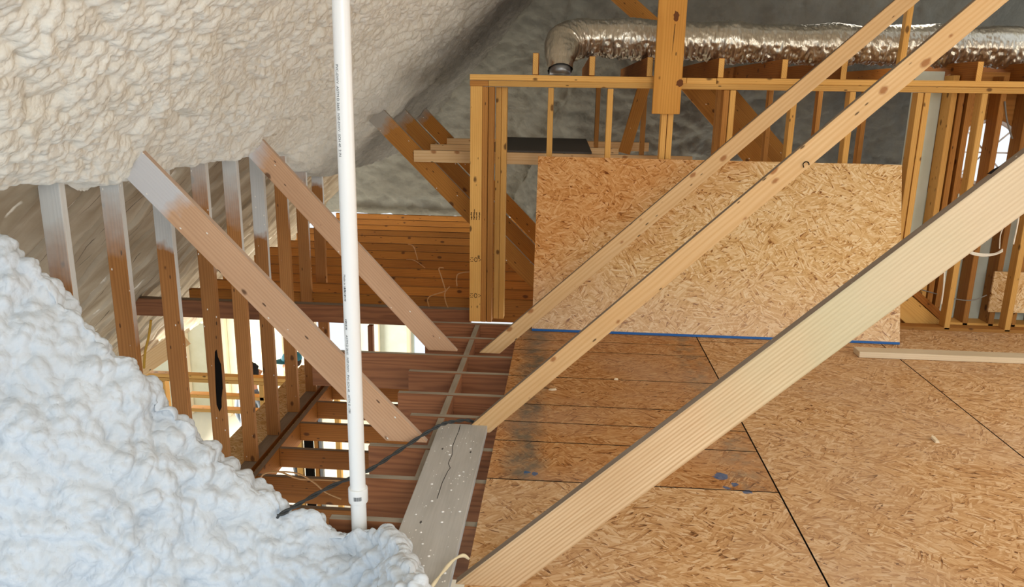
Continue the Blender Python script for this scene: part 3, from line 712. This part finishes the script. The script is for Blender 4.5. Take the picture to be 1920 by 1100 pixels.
# white and grey cables
def pxs(lst, Y): return [at(x, y, Y=Y) for x, y in lst]
tag(tube('wall_cable', pxs([(1690, 552), (1712, 535), (1745, 505), (1772, 480), (1781, 468)], 5.47), .0055, 'cable_white'), 'long white cable slanting from the sheet corner up to the stud', 'cable', 'cables among the right studs')
tag(tube('wall_cable', pxs([(1783, 466), (1774, 482), (1771, 510), (1769, 540), (1765, 570)], 5.485), .0055, 'cable_white'), 'white cable hanging down along the stud beside the slanting one', 'cable', 'cables among the right studs')
cb = empty('cable_bundle', at(1808, 466, Y=5.47)); tag(cb, 'loop of three white cables strung between two right studs', 'cable', 'cables among the right studs')
for k in range(3): tube('cable', pxs([(1808, 466+2*k), (1825, 473+2*k), (1845, 476+2*k), (1866, 475+k), (1880, 467+2*k)], 5.46-.006*k), .0045, 'cable_white', parent=cb)
tag(tube('wall_cable', pxs([(1790, 560), (1812, 563), (1830, 561), (1850, 553)], 5.49), .004, 'cable_grey'), 'thin grey cable sagging below the white loop', 'cable', 'cables among the right studs')
tag(tube('wall_cable', pxs([(1700, 533), (1725, 542), (1757, 551)], 5.62), .004, 'cable_grey'), 'thin dark cable behind the slanting white cable', 'cable', 'cables among the right studs')
tag(tube('wall_cable', pxs([(1884, 420), (1876, 440), (1874, 466)], 5.60), .004, 'cable_white'), 'short white cable hanging above the end of the loop', 'cable', 'cables among the right studs')
tag(tube('wall_cable', pxs([(1918, 352), (1912, 390), (1908, 420), (1900, 458)], 5.48), .005, 'cable_white'), 'kinked white cable beside the rightmost stud', 'cable', 'cables among the right studs')
tag(tube('wall_cable', pxs([(1884, 190), (1888, 225), (1898, 260)], 5.69), .006, 'cable_grey'), 'grey wire hanging in front of the round window', 'cable', 'cables among the right studs')

# ================================================================== LEANING SHEET
A, B, Tl = Vector((-.186, 5.10, .004)), Vector((2.30, 5.10, .004)), Vector((-.19, 5.46, 1.155))
ux = Vector((1, 0, 0)); uy = (Tl-A); uy.x = 0; hL = uy.length; uy.normalize(); uz = ux.cross(uy)
mw = Matrix(((ux.x, uy.x, uz.x, A.x), (ux.y, uy.y, uz.y, A.y), (ux.z, uy.z, uz.z, A.z), (0, 0, 0, 1)))
bm = bmesh.new(); bmesh.ops.create_cube(bm, size=1)
for vv in bm.verts: vv.co = Vector(((vv.co.x+.5)*2.455, .006+(vv.co.y+.5)*(hL-.006), vv.co.z*.018))
lay = bm.faces.layers.float.new('panel')
for f in bm.faces: f[lay] = .3
sheet = link('osb_sheet', mesh_from_bm('osb_sheet', bm, 'osb_sheet'), None, mw)
tag(sheet, 'large OSB sheet leaning against the stud wall, blue lower edge', 'sheet')
bm = bmesh.new(); bmesh.ops.create_cube(bm, size=1)
for vv in bm.verts: vv.co = Vector(((vv.co.x+.5)*2.455, (vv.co.y+.5)*.016-.004, vv.co.z*.0195))
tag(link('painted_edge', mesh_from_bm('painted_edge', bm, 'edge_blue'), sheet, mw), 'blue painted edge')

# ================================================================== LOOSE THINGS ON THE FLOOR AND JOISTS
tag(board('trim_board', (1.895, 4.835, .021), (3.6, 4.835, .021), .105, .038, (0, 1, 0), 'trim'), 'loose pale board lying on the OSB floor at the right edge', 'board')
bm = bmesh.new(); p = at(1752, 824, Z=.004)
for a, b, h_ in ((0, 0, 0),):
    vs = [(-.008, -.03, 0), (.010, -.032, 0), (.012, .02, .002), (.0, .034, .004), (-.010, .018, .002)]
    lo = [bm.verts.new(q) for q in vs]; hi = [bm.verts.new((q[0]*.8, q[1]*.9, q[2]+.010)) for q in vs]
    bm.faces.new(lo[::-1]); bm.faces.new(hi)
    for j in range(5): bm.faces.new((lo[j], lo[(j+1) % 5], hi[(j+1) % 5], hi[j]))
tag(link('wood_chip', mesh_from_bm('wood_chip', bm, 'trim'), None, Matrix.Translation((p.x, p.y, .001))), 'tiny pale wood chip alone on the right part of the floor', 'wood chip', 'wood scraps on the floor')
def shaving(px, py, r, label):
    p = at(px, py, Z=.0); bm = bmesh.new(); rd = random.Random(px)
    k = 7; lo = []; hi = []
    for j in range(k):
        a = 6.28*j/k; q = r*rd.uniform(.5, 1); lo.append(bm.verts.new((q*math.cos(a)*1.5, q*math.sin(a)*.8, 0))); hi.append(bm.verts.new((q*math.cos(a)*1.3, q*math.sin(a)*.7, .004+rd.random()*.006)))
    bm.faces.new(lo[::-1]); bm.faces.new(hi)
    for j in range(k): bm.faces.new((lo[j], lo[(j+1) % k], hi[(j+1) % k], hi[j]))
    tag(link('wood_chip', mesh_from_bm('wood_chip', bm, 'trim'), None, Matrix.Translation((p.x, p.y, .001))), label, 'wood chip', 'wood scraps on the floor')
shaving(1036, 731, .022, 'pale shaving on the narrow strips between the two farther right braces')
shaving(1155, 712, .014, 'small white shaving on the strips just left of the middle right brace')

pl = board('walk_plank', (-.447, 2.12, .0), (-.447, 3.468, .0), .232, .038, (1, 0, 0), 'plank_grey')
tag(pl, 'grey weathered plank with white foam drops lying across the joists', 'plank')
bm = bmesh.new(); rd = random.Random(4)
for i in range(95):
    x = rd.uniform(.03, 1.3); y = rd.uniform(-.108, .108); r = rd.choice((.0015, .002, .002, .003, .003, .005, .0065))
    bmesh.ops.create_icosphere(bm, subdivisions=1, radius=r, matrix=Matrix.Translation((x, y, -.0190)) @ Matrix.Diagonal((1, 1, .5, 1)))
o = link('foam_drops', mesh_from_bm('foam_drops', bm, 'white', smooth=True), pl, parent_world[pl.name].copy()); tag(o, 'white foam drops', kind='stuff')
bm = bmesh.new(); cr = [(1.335, -.015), (1.27, -.012), (1.19, -.016), (1.10, -.018), (1.02, -.008), (.93, -.013), (.89, .002), (.86, -.004), (.76, -.012), (.63, -.012)]
for (x0, y0), (x1, y1) in zip(cr, cr[1:]):
    d = Vector((x1-x0, y1-y0, 0)); bmesh.ops.create_cube(bm, size=1, matrix=Matrix.Translation(((x0+x1)/2, (y0+y1)/2, -.0191)) @ Matrix.Rotation(math.atan2(d.y, d.x), 4, 'Z') @ Matrix.Diagonal((d.length*1.03, .0022, .0012, 1)))
link('crack', mesh_from_bm('crack', bm, 'burnt'), pl, parent_world[pl.name].copy())
for x, y in ((1.05, .07), (.45, -.045), (1.07, -.06)):
    bm = bmesh.new(); bmesh.ops.create_icosphere(bm, subdivisions=2, radius=.007, matrix=Matrix.Translation((x, y, -.019)) @ Matrix.Diagonal((1.5, .6, .08, 1)))
    link('knot', mesh_from_bm('knot', bm, 'slab'), pl, parent_world[pl.name].copy())
tag(tube('foam_strand', [at(880, 1048, Z=.035), at(868, 1041, Z=.045), at(850, 1050, Z=.05), at(832, 1070, Z=.045), at(818, 1088, Z=.04), at(808, 1102, Z=.03)], lambda f: .004+.003*math.sin(f*9)**2, 'strand'), 'yellowish string of dried foam bent over the near end of the grey plank', 'foam strand')

# twisted cable
cp = smooth_path([at(520, 968, Z=.10), at(560, 945, Z=.095), at(620, 912, Z=.05), at(690, 882, Z=.02), at(740, 850, Z=.02), at(790, 817, Z=.05), at(825, 797, Z=.075), at(850, 790, Z=.07), at(880, 788, Z=.04), at(905, 800, Z=-.03)], 14)
ec = empty('electrical_cable', cp[0]); tag(ec, 'twisted black cable running from the foam past the pipe to the middle right brace', 'cable')
for s_ in (0, 1):
    pth = []
    for i, q in enumerate(cp):
        d = (cp[min(i+1, len(cp)-1)]-cp[max(i-1, 0)]).normalized(); u = Vector((0, 0, 1)); u = (u-d*u.dot(d)).normalized(); w_ = d.cross(u); a = i*.42+math.pi*s_
        pth.append(q+(u*math.cos(a)+w_*math.sin(a))*.0045-cp[0])
    bm = bmesh.new(); sweep(bm, pth, .0050, 8); link('cable_strand', mesh_from_bm('cable_strand', bm, 'cable_black', smooth=True), ec, Matrix.Translation(cp[0]))

# thin wires
tag(tube('yellow_cable', pxs([(283, 600), (279, 630), (272, 660), (270, 690)], 4.1), .007, 'cable_yellow'), 'yellow cable hanging beside the second stud before the bright opening', 'cable')
for lst, lb in (([(508, 882), (530, 886), (560, 897), (600, 899), (640, 901)], 'orange wire lying along the nearest low joist'),
                ([(496, 925), (488, 905), (495, 888), (525, 884), (560, 888), (590, 905), (610, 922), (640, 935)], 'second orange wire drooping over the nearest low joist')):
    tag(tube('low_wire', pxs(lst, 4.05 if 'second' not in lb else 4.03), .005, 'cable_tan'), lb, 'wire', 'thin wires among the joists')
for lst, lb in (([(765, 457), (775, 461), (780, 475), (783, 487)], 'bent wire high on the far joists'),
                ([(762, 486), (775, 487), (788, 495), (797, 502)], 'pale wire scrap below the high bent wire'),
                ([(832, 502), (823, 503), (828, 520), (834, 540), (833, 546), (805, 556), (803, 570), (812, 590), (822, 602)], 'long looping wire hanging down the far joists near the corner post'),
                ([(880, 509), (860, 513), (856, 522), (857, 536)], 'short hooked wire left of the corner post'),
                ([(843, 537), (834, 550), (837, 570), (846, 585), (856, 602)], 'wire crossing the looping one beside the corner post')):
    tag(tube('far_wire', pxs(lst, 5.72 if 'high' not in lb and 'scrap' not in lb else 7.2), .0045, 'cable_tan'), lb, 'wire', 'thin wires among the joists')

# ================================================================== PVC PIPE
PX, PY, PR = -.735, 2.60, .0290
pp = empty('vent_pipe', (PX, PY, .0)); tag(pp, 'white plastic vent pipe rising from the foam to the roof', 'pipe')
def cyl(name, prof, m, parent, seg=40):
    bm = bmesh.new(); rings = [[bm.verts.new((r*math.cos(6.28319*j/seg), r*math.sin(6.28319*j/seg), z)) for j in range(seg)] for r, z in prof]
    for a, b in zip(rings, rings[1:]):
        for j in range(seg): bm.faces.new((a[j], a[(j+1) % seg], b[(j+1) % seg], b[j]))
    bm.faces.new(rings[0][::-1]); bm.faces.new(rings[-1])
    me = mesh_from_bm(name, bm, m, smooth=True)
    me.set_sharp_from_angle(angle=.7)
    return link(name, me, parent, Matrix.Translation((PX, PY, 0)))
cyl('pipe_barrel', [(PR, -.12), (PR, 2.45)], 'pvc', pp)
cpl = cyl('coupling', [(PR, .075), (.0355, .0755), (.0365, .080), (.0365, .128), (.0355, .1325), (PR, .133)], 'pvc', pp)
def pipe_text(txt, z_top, size, ang, parent, name='lettering', R=PR):
    cu = D.curves.new('t', 'FONT'); cu.body = txt; cu.size = size; tmp = D.objects.new('t', cu); COL.objects.link(tmp)
    dg = bpy.context.evaluated_depsgraph_get(); me = D.meshes.new_from_object(tmp.evaluated_get(dg)); D.objects.remove(tmp)
    for v_ in me.vertices:
        a = ang + v_.co.y/R; z = z_top - v_.co.x
        v_.co = Vector(((R+.0006)*math.cos(a), (R+.0006)*math.sin(a), z))
    me.materials.clear(); me.materials.append(M['ink']); return link(name, me, parent, Matrix.Translation((PX, PY, 0)))
TA = math.radians(-126)
pipe_text('PVC-DWV  ASTM D 2665  NSF-DWV  SCH 40  2 IN', 1.66, .0135, TA, pp)
pipe_text('Made in USA', .96, .0115, TA, pp)
pipe_text('ASTM D 2665   NSF-DWV   PVC SCH 40   ASTM D 1785', .74, .0125, TA, pp)
def bars(z0, z1, ang, n, parent, R, wid, horiz=False):
    bm = bmesh.new(); rd = random.Random(n)
    for i in range(n):
        t0 = i/n; t1 = t0+rd.uniform(.35, .75)/n
        if horiz: q = [(ang+(t-.5)*wid, z) for t, z in ((t0, z0), (t1, z0), (t1, z1), (t0, z1))]
        else: q = [(ang+s_*wid/2, z0+(z1-z0)*t) for s_, t in ((-1, t0), (1, t0), (1, t1), (-1, t1))]
        bm.faces.new([bm.verts.new(((R+.0006)*math.cos(a), (R+.0006)*math.sin(a), z)) for a, z in q])
    return link('barcode', mesh_from_bm('barcode', bm, 'ink'), parent, Matrix.Translation((PX, PY, 0)))
bars(.865, .915, TA+.1, 9, pp, PR, .28); bars(.76, .80, TA+.1, 9, pp, PR, .28)
bars(.094, .110, math.radians(-78), 14, cpl, .0365, .85, True)

# ================================================================== FOIL DUCT
def duct():
    cl = [(-.055, 5.66, 1.74), (-.06, 5.72, 1.83), (-.035, 5.85, 1.925), (.07, 5.93, 1.968), (.22, 5.95, 1.975), (.8, 5.95, 1.965), (1.6, 5.95, 1.95), (2.6, 5.95, 1.955), (3.9, 5.95, 1.95)]
    path = smooth_path(cl, 40); n = len(path); seg = 88
    s = [0.]
    for i in range(1, n): s.append(s[-1]+(path[i]-path[i-1]).length)
    # resample evenly
    N = 520; out = []
    j = 0
    for i in range(N):
        d = s[-1]*i/(N-1)
        while j < n-2 and s[j+1] < d: j += 1
        out.append(path[j].lerp(path[j+1], (d-s[j])/max(s[j+1]-s[j], 1e-9)))
    V = np.zeros((N, seg+1, 3)); ref = Vector((0, -1, 0))
    for i, p_ in enumerate(out):
        d = (out[min(i+1, N-1)]-out[max(i-1, 0)]).normalized(); u = (ref-d*ref.dot(d)).normalized(); w_ = d.cross(u); ref = u
        f = i/(N-1)*s[-1]
        r = .085+.055*min(1, max(0, (f-.05)/.22))
        r += .006*math.sin(f*9.3)+.005*math.sin(f*17.1+1)
        for j in range(seg+1):
            a = 2*math.pi*j/seg; q = u*math.cos(a)+w_*math.sin(a)
            rr = r*(1+.0*a)
            pt = p_+q*rr
            # sags onto the joists, flat top
            V[i, j] = pt
    Pf = V.reshape(-1, 3); arc = np.repeat(np.linspace(0, s[-1], N)[:, None], seg+1, 1)
    ang = np.linspace(0, 2*math.pi, seg+1)[None]*np.ones((N, 1))
    cy = np.stack([arc, .14*np.cos(ang), .14*np.sin(ang)], -1).reshape(-1, 3)
    lowr = sstep(.2, -.6, (V[..., 2]-np.array([o_.z for o_ in out])[:, None])/.14)
    st = cy.copy(); st[:, 0] *= 2.6
    wr = np.abs(vnoise(st, .06, 11)-.5)*2; wr2 = np.abs(vnoise(st, .026, 21)-.5)*2
    lowr = (.25+.75*lowr).reshape(-1)
    disp = (-.022*(1-wr)**3 - .010*(1-wr2)**2+.008)*lowr
    cen = np.repeat(np.array([tuple(o_) for o_ in out])[:, None], seg+1, 1).reshape(-1, 3)
    dirv = Pf-cen; dirv /= np.linalg.norm(dirv, axis=1, keepdims=True)
    Pf = Pf+dirv*disp[:, None]
    zb = 1.838
    under = (Pf[:, 2] < zb+.012) & (Pf[:, 0] > .12)
    return Pf.reshape(N, seg+1, 3)
dt = empty('flexible_duct', (1.6, 5.95, 1.835)); tag(dt, 'foil wrapped flexible duct lying along the joists above the stud wall', 'duct')
link('foil_jacket', grid_mesh('foil_jacket', duct(), 'foil'), dt)
bm = bmesh.new(); sweep(bm, [Vector((-.055, 5.64, 1.705)), Vector((-.055, 5.65, 1.735)), Vector((-.055, 5.66, 1.75))], .075, 24); link('collar', mesh_from_bm('collar', bm, 'metal', smooth=True), dt)

# ================================================================== STOREY BELOW
lw = empty('window_opening_frame', (-3.2, 7.2, -3.2)); tag(lw, 'framed window opening of the storey below seen between the left studs', 'wall frame')
def lwb(n, a, b, w, t, s): return board(n, a, b, w, t, s, 'stud_back', 'stud_old', parent=lw)
zt = at(400, 705, Y=7.2).z
for dz in (0, .04): lwb('top_plate', (-4.5, 7.2, zt-dz), (-2.2, 7.2, zt-dz), .089, .037, (0, 1, 0))
for yy, nme in ((742, 'sill'), (768, 'cross_rail')):
    z_ = at(430, yy, Y=7.2).z; lwb(nme, (-3.75, 7.2, z_), (-2.5, 7.2, z_), .089, .037, (0, 1, 0))
for px_ in (312, 494):
    x_ = at(px_, 745, Y=7.2).x; lwb('stud', (x_, 7.2, -3.2), (x_, 7.2, zt-.06), .089, .045, (0, 1, 0))
x_ = at(494, 640, Y=7.2).x; lwb('stud', (x_, 7.22, zt+.02), (x_, 7.22, -.2), .089, .038, (0, 1, 0))
tag(board('insulation_batt', at(290, 735, Y=7.3), at(290, 790, Y=7.3), .28, .09, (1, 0, 0), 'red'), 'reddish insulation batt at the left end of the window opening frame', 'insulation')
# lower partition with door jambs seen between the low joists
lp = empty('door_frame_below', (-2.4, 7.3, -3.2)); tag(lp, 'door framing of the storey below seen between the low joists', 'wall frame')
for px_, w_, m_, n_ in ((563, .06, 'stud_back', 'stud'), (580, .085, 'burnt', 'dark_panel'), (595, .04, 'stud_old', 'stud'), (603, .03, 'metal', 'jamb'), (636, .05, 'stud_back', 'stud')):
    x_ = at(px_, 850, Y=7.3).x; board(n_, (x_, 7.3, -3.2), (x_, 7.3, -1.2), w_, .06, (1, 0, 0), m_, parent=lp)
# far outer wall of the storey below
ow = empty('outer_wall_below', (-3, 10.6, -3.2)); tag(ow, 'bright outer wall of the storey below with pale foam between its studs', 'wall')
def owp(x0, x1, z0, z1, m_='foam_pale', n_='foam_panel'): board(n_, (x0, 10.65, (z0+z1)/2), (x1, 10.65, (z0+z1)/2), z1-z0, .06, (0, 0, 1), m_, parent=ow)
owp(-6.6, -4.05, -3.2, -.5); owp(-4.05, -3.55, -3.2, -2.05); owp(-3.55, -3.05, -3.2, -2.3); owp(-3.05, -2.1, -3.2, -.5, 'foam_green'); owp(-1.6, 1.0, -3.2, -2.2)
for x in (-6.3, -5.5, -4.9, -4.05, -3.55, -3.02, -2.62, -2.16, -1.75): board('stud', (x, 10.56, -3.2), (x, 10.56, -.4), .09, .05, (0, 1, 0), 'trim', parent=ow)
board('blue_strip', (-1.86, 10.55, -3.2), (-1.86, 10.55, -.4), .10, .012, (1, 0, 0), flat('wrap_blue', '8fc4e6', .6), parent=ow)
board('header', (-6.6, 10.6, -.45), (1.0, 10.6, -.45), .12, .08, (0, 0, 1), 'stud_old', parent=ow)
rfl = board('slope_rafter', at(262, 690, Y=5.9), at(345, 632, Y=5.9), .15, .04, (0, 0, 1), 'new_lumber')
tag(rfl, 'pale rafter slanting across the bright opening beside the second stud', 'rafter')

# ---- two people down there
def person(name, loc, label, shirt, trousers, facing, hair_col, cap=None):
    root = empty(name, loc); tag(root, label, 'person')
    def v3(x, y, z): return Vector((x, y, z))
    J = {'pelvis': (v3(0, 0, .95), .135), 'waist': (v3(0, .0, 1.10), .125), 'chest': (v3(0, .0, 1.30), .15), 'neckb': (v3(0, 0, 1.46), .075), 'neck': (v3(0, -.01, 1.53), .055), 'head0': (v3(0, -.02, 1.60), .075), 'head': (v3(0, -.02, 1.69), .088), 'top': (v3(0, -.01, 1.755), .06),
         'nose': (v3(0, -.115, 1.655), .014)}
    E = [('pelvis', 'waist'), ('waist', 'chest'), ('chest', 'neckb'), ('neckb', 'neck'), ('neck', 'head0'), ('head0', 'head'), ('head', 'top'), ('head0', 'nose')]
    for s_, k in ((-1, 'l'), (1, 'r')):
        J.update({'sh'+k: (v3(s_*.18, 0, 1.42), .065), 'el'+k: (v3(s_*.25, .02, 1.14), .045), 'wr'+k: (v3(s_*.24, -.08, .90), .030), 'hand'+k: (v3(s_*.235, -.10, .83), .032),
                  'hip'+k: (v3(s_*.095, 0, .88), .095), 'kn'+k: (v3(s_*.11, -.02, .50), .062), 'an'+k: (v3(s_*.115, .02, .09), .042), 'toe'+k: (v3(s_*.125, -.15, .035), .034), 'ear'+k: (v3(s_*.088, -.005, 1.655), .016)})
        E += [('chest', 'sh'+k), ('sh'+k, 'el'+k), ('el'+k, 'wr'+k), ('wr'+k, 'hand'+k), ('pelvis', 'hip'+k), ('hip'+k, 'kn'+k), ('kn'+k, 'an'+k), ('an'+k, 'toe'+k), ('head0', 'ear'+k)]
        for f, (dx, dl) in enumerate(((-.024, .065), (-.008, .078), (.008, .074), (.024, .058))):
            J['f%s%d' % (k, f)] = (v3(s_*.235+.2*dx, -.105+dx, .80), .009); J['g%s%d' % (k, f)] = (v3(s_*.225, -.115+dx, .80-dl), .008)
            E += [('hand'+k, 'f%s%d' % (k, f)), ('f%s%d' % (k, f), 'g%s%d' % (k, f))]
        J['th'+k] = (v3(s_*.225, -.145, .85), .010); J['tt'+k] = (v3(s_*.21, -.165, .80), .009); E += [('hand'+k, 'th'+k), ('th'+k, 'tt'+k)]
    keys = list(J); me = D.meshes.new(name+'_body'); me.from_pydata([J[k][0] for k in keys], [(keys.index(a), keys.index(b)) for a, b in E], [])
    rot = Matrix.Translation(Vector(loc)) @ Matrix.Rotation(facing, 4, 'Z')
    ob = D.objects.new('body', me); COL.objects.link(ob)
    sk = ob.modifiers.new('s', 'SKIN'); sk.use_smooth_shade = True
    for i, k in enumerate(keys):
        sv = me.skin_vertices[0].data[i]; sv.radius = (J[k][1],)*2; sv.use_root = (k == 'pelvis')
    ob.modifiers.new('u', 'SUBSURF').levels = 2
    dg = bpy.context.evaluated_depsgraph_get(); m2 = D.meshes.new_from_object(ob.evaluated_get(dg)); D.objects.remove(ob)
    m2.materials.clear(); m2.materials.append(flat('skin', 'c08a68')); m2.materials.append(shirt); m2.materials.append(trousers); m2.materials.append(flat('shoe', '2a2624'))
    for p_ in m2.polygons:
        c = p_.center; p_.use_smooth = True
        if c.z < .10: p_.material_index = 3
        elif abs(c.x) < .19 and c.z < .98: p_.material_index = 2 if c.z < .98 else 1
        elif .90 < c.z < 1.49: p_.material_index = 1
    m2.name = 'body'; link('body', m2, root, rot)
    bm = bmesh.new(); bmesh.ops.create_icosphere(bm, subdivisions=4, radius=1)
    for v_ in bm.verts:
        d = v_.co.copy(); n_ = random.Random(int(d.x*900)+int(d.z*700)*31).uniform(.97, 1.08 if not cap else 1.02)
        v_.co = Vector((d.x*.098*n_, d.y*.108*n_+.005, d.z*.098*n_+1.705))
        if d.y < -.45 and d.z < .35: v_.co.y = max(v_.co.y, -.06)
        if d.z < -.5: v_.co.z = max(v_.co.z, 1.64)
    link('hair', mesh_from_bm('hair', bm, hair_col, smooth=True), root, rot)
    if cap:
        bm = bmesh.new(); bmesh.ops.create_uvsphere(bm, u_segments=28, v_segments=14, radius=1)
        for v_ in bm.verts: v_.co = Vector((v_.co.x*.108, v_.co.y*.120, max(v_.co.z, -.05)*.095+1.725))
        brim = []
        for i in range(13):
            a = math.pi*(1+i/12); brim.append(bm.verts.new((.105*math.cos(a), -.06+.16*math.sin(a), 1.715-.015*abs(math.cos(a)))))
        inner = [bm.verts.new((.105*math.cos(math.pi*(1+i/12)), -.04+.06*math.sin(math.pi*(1+i/12)), 1.725)) for i in range(13)]
        for i in range(12): bm.faces.new((brim[i], brim[i+1], inner[i+1], inner[i]))
        link('cap', mesh_from_bm('cap', bm, cap, smooth=True), root, rot)
p1 = at(468, 690, Y=8.0); p2 = at(548, 690, Y=8.4)
person('person', (p1.x, p1.y, -3.2), 'person in dark grey clothes with dark curly hair standing in the storey below', flat('shirt_grey', '5d656b'), flat('jeans', '4c5a66'), 2.6, flat('hair_black', '17130f', .9))
person('person', (p2.x, p2.y, -3.2), 'person in a teal cap and dark red top standing in the storey below', flat('shirt_red', '7d3a36'), flat('trousers', '3a3d42'), -1.1, flat('hair_brown', '2a1d14', .9), flat('cap_teal', '1d5c66'))
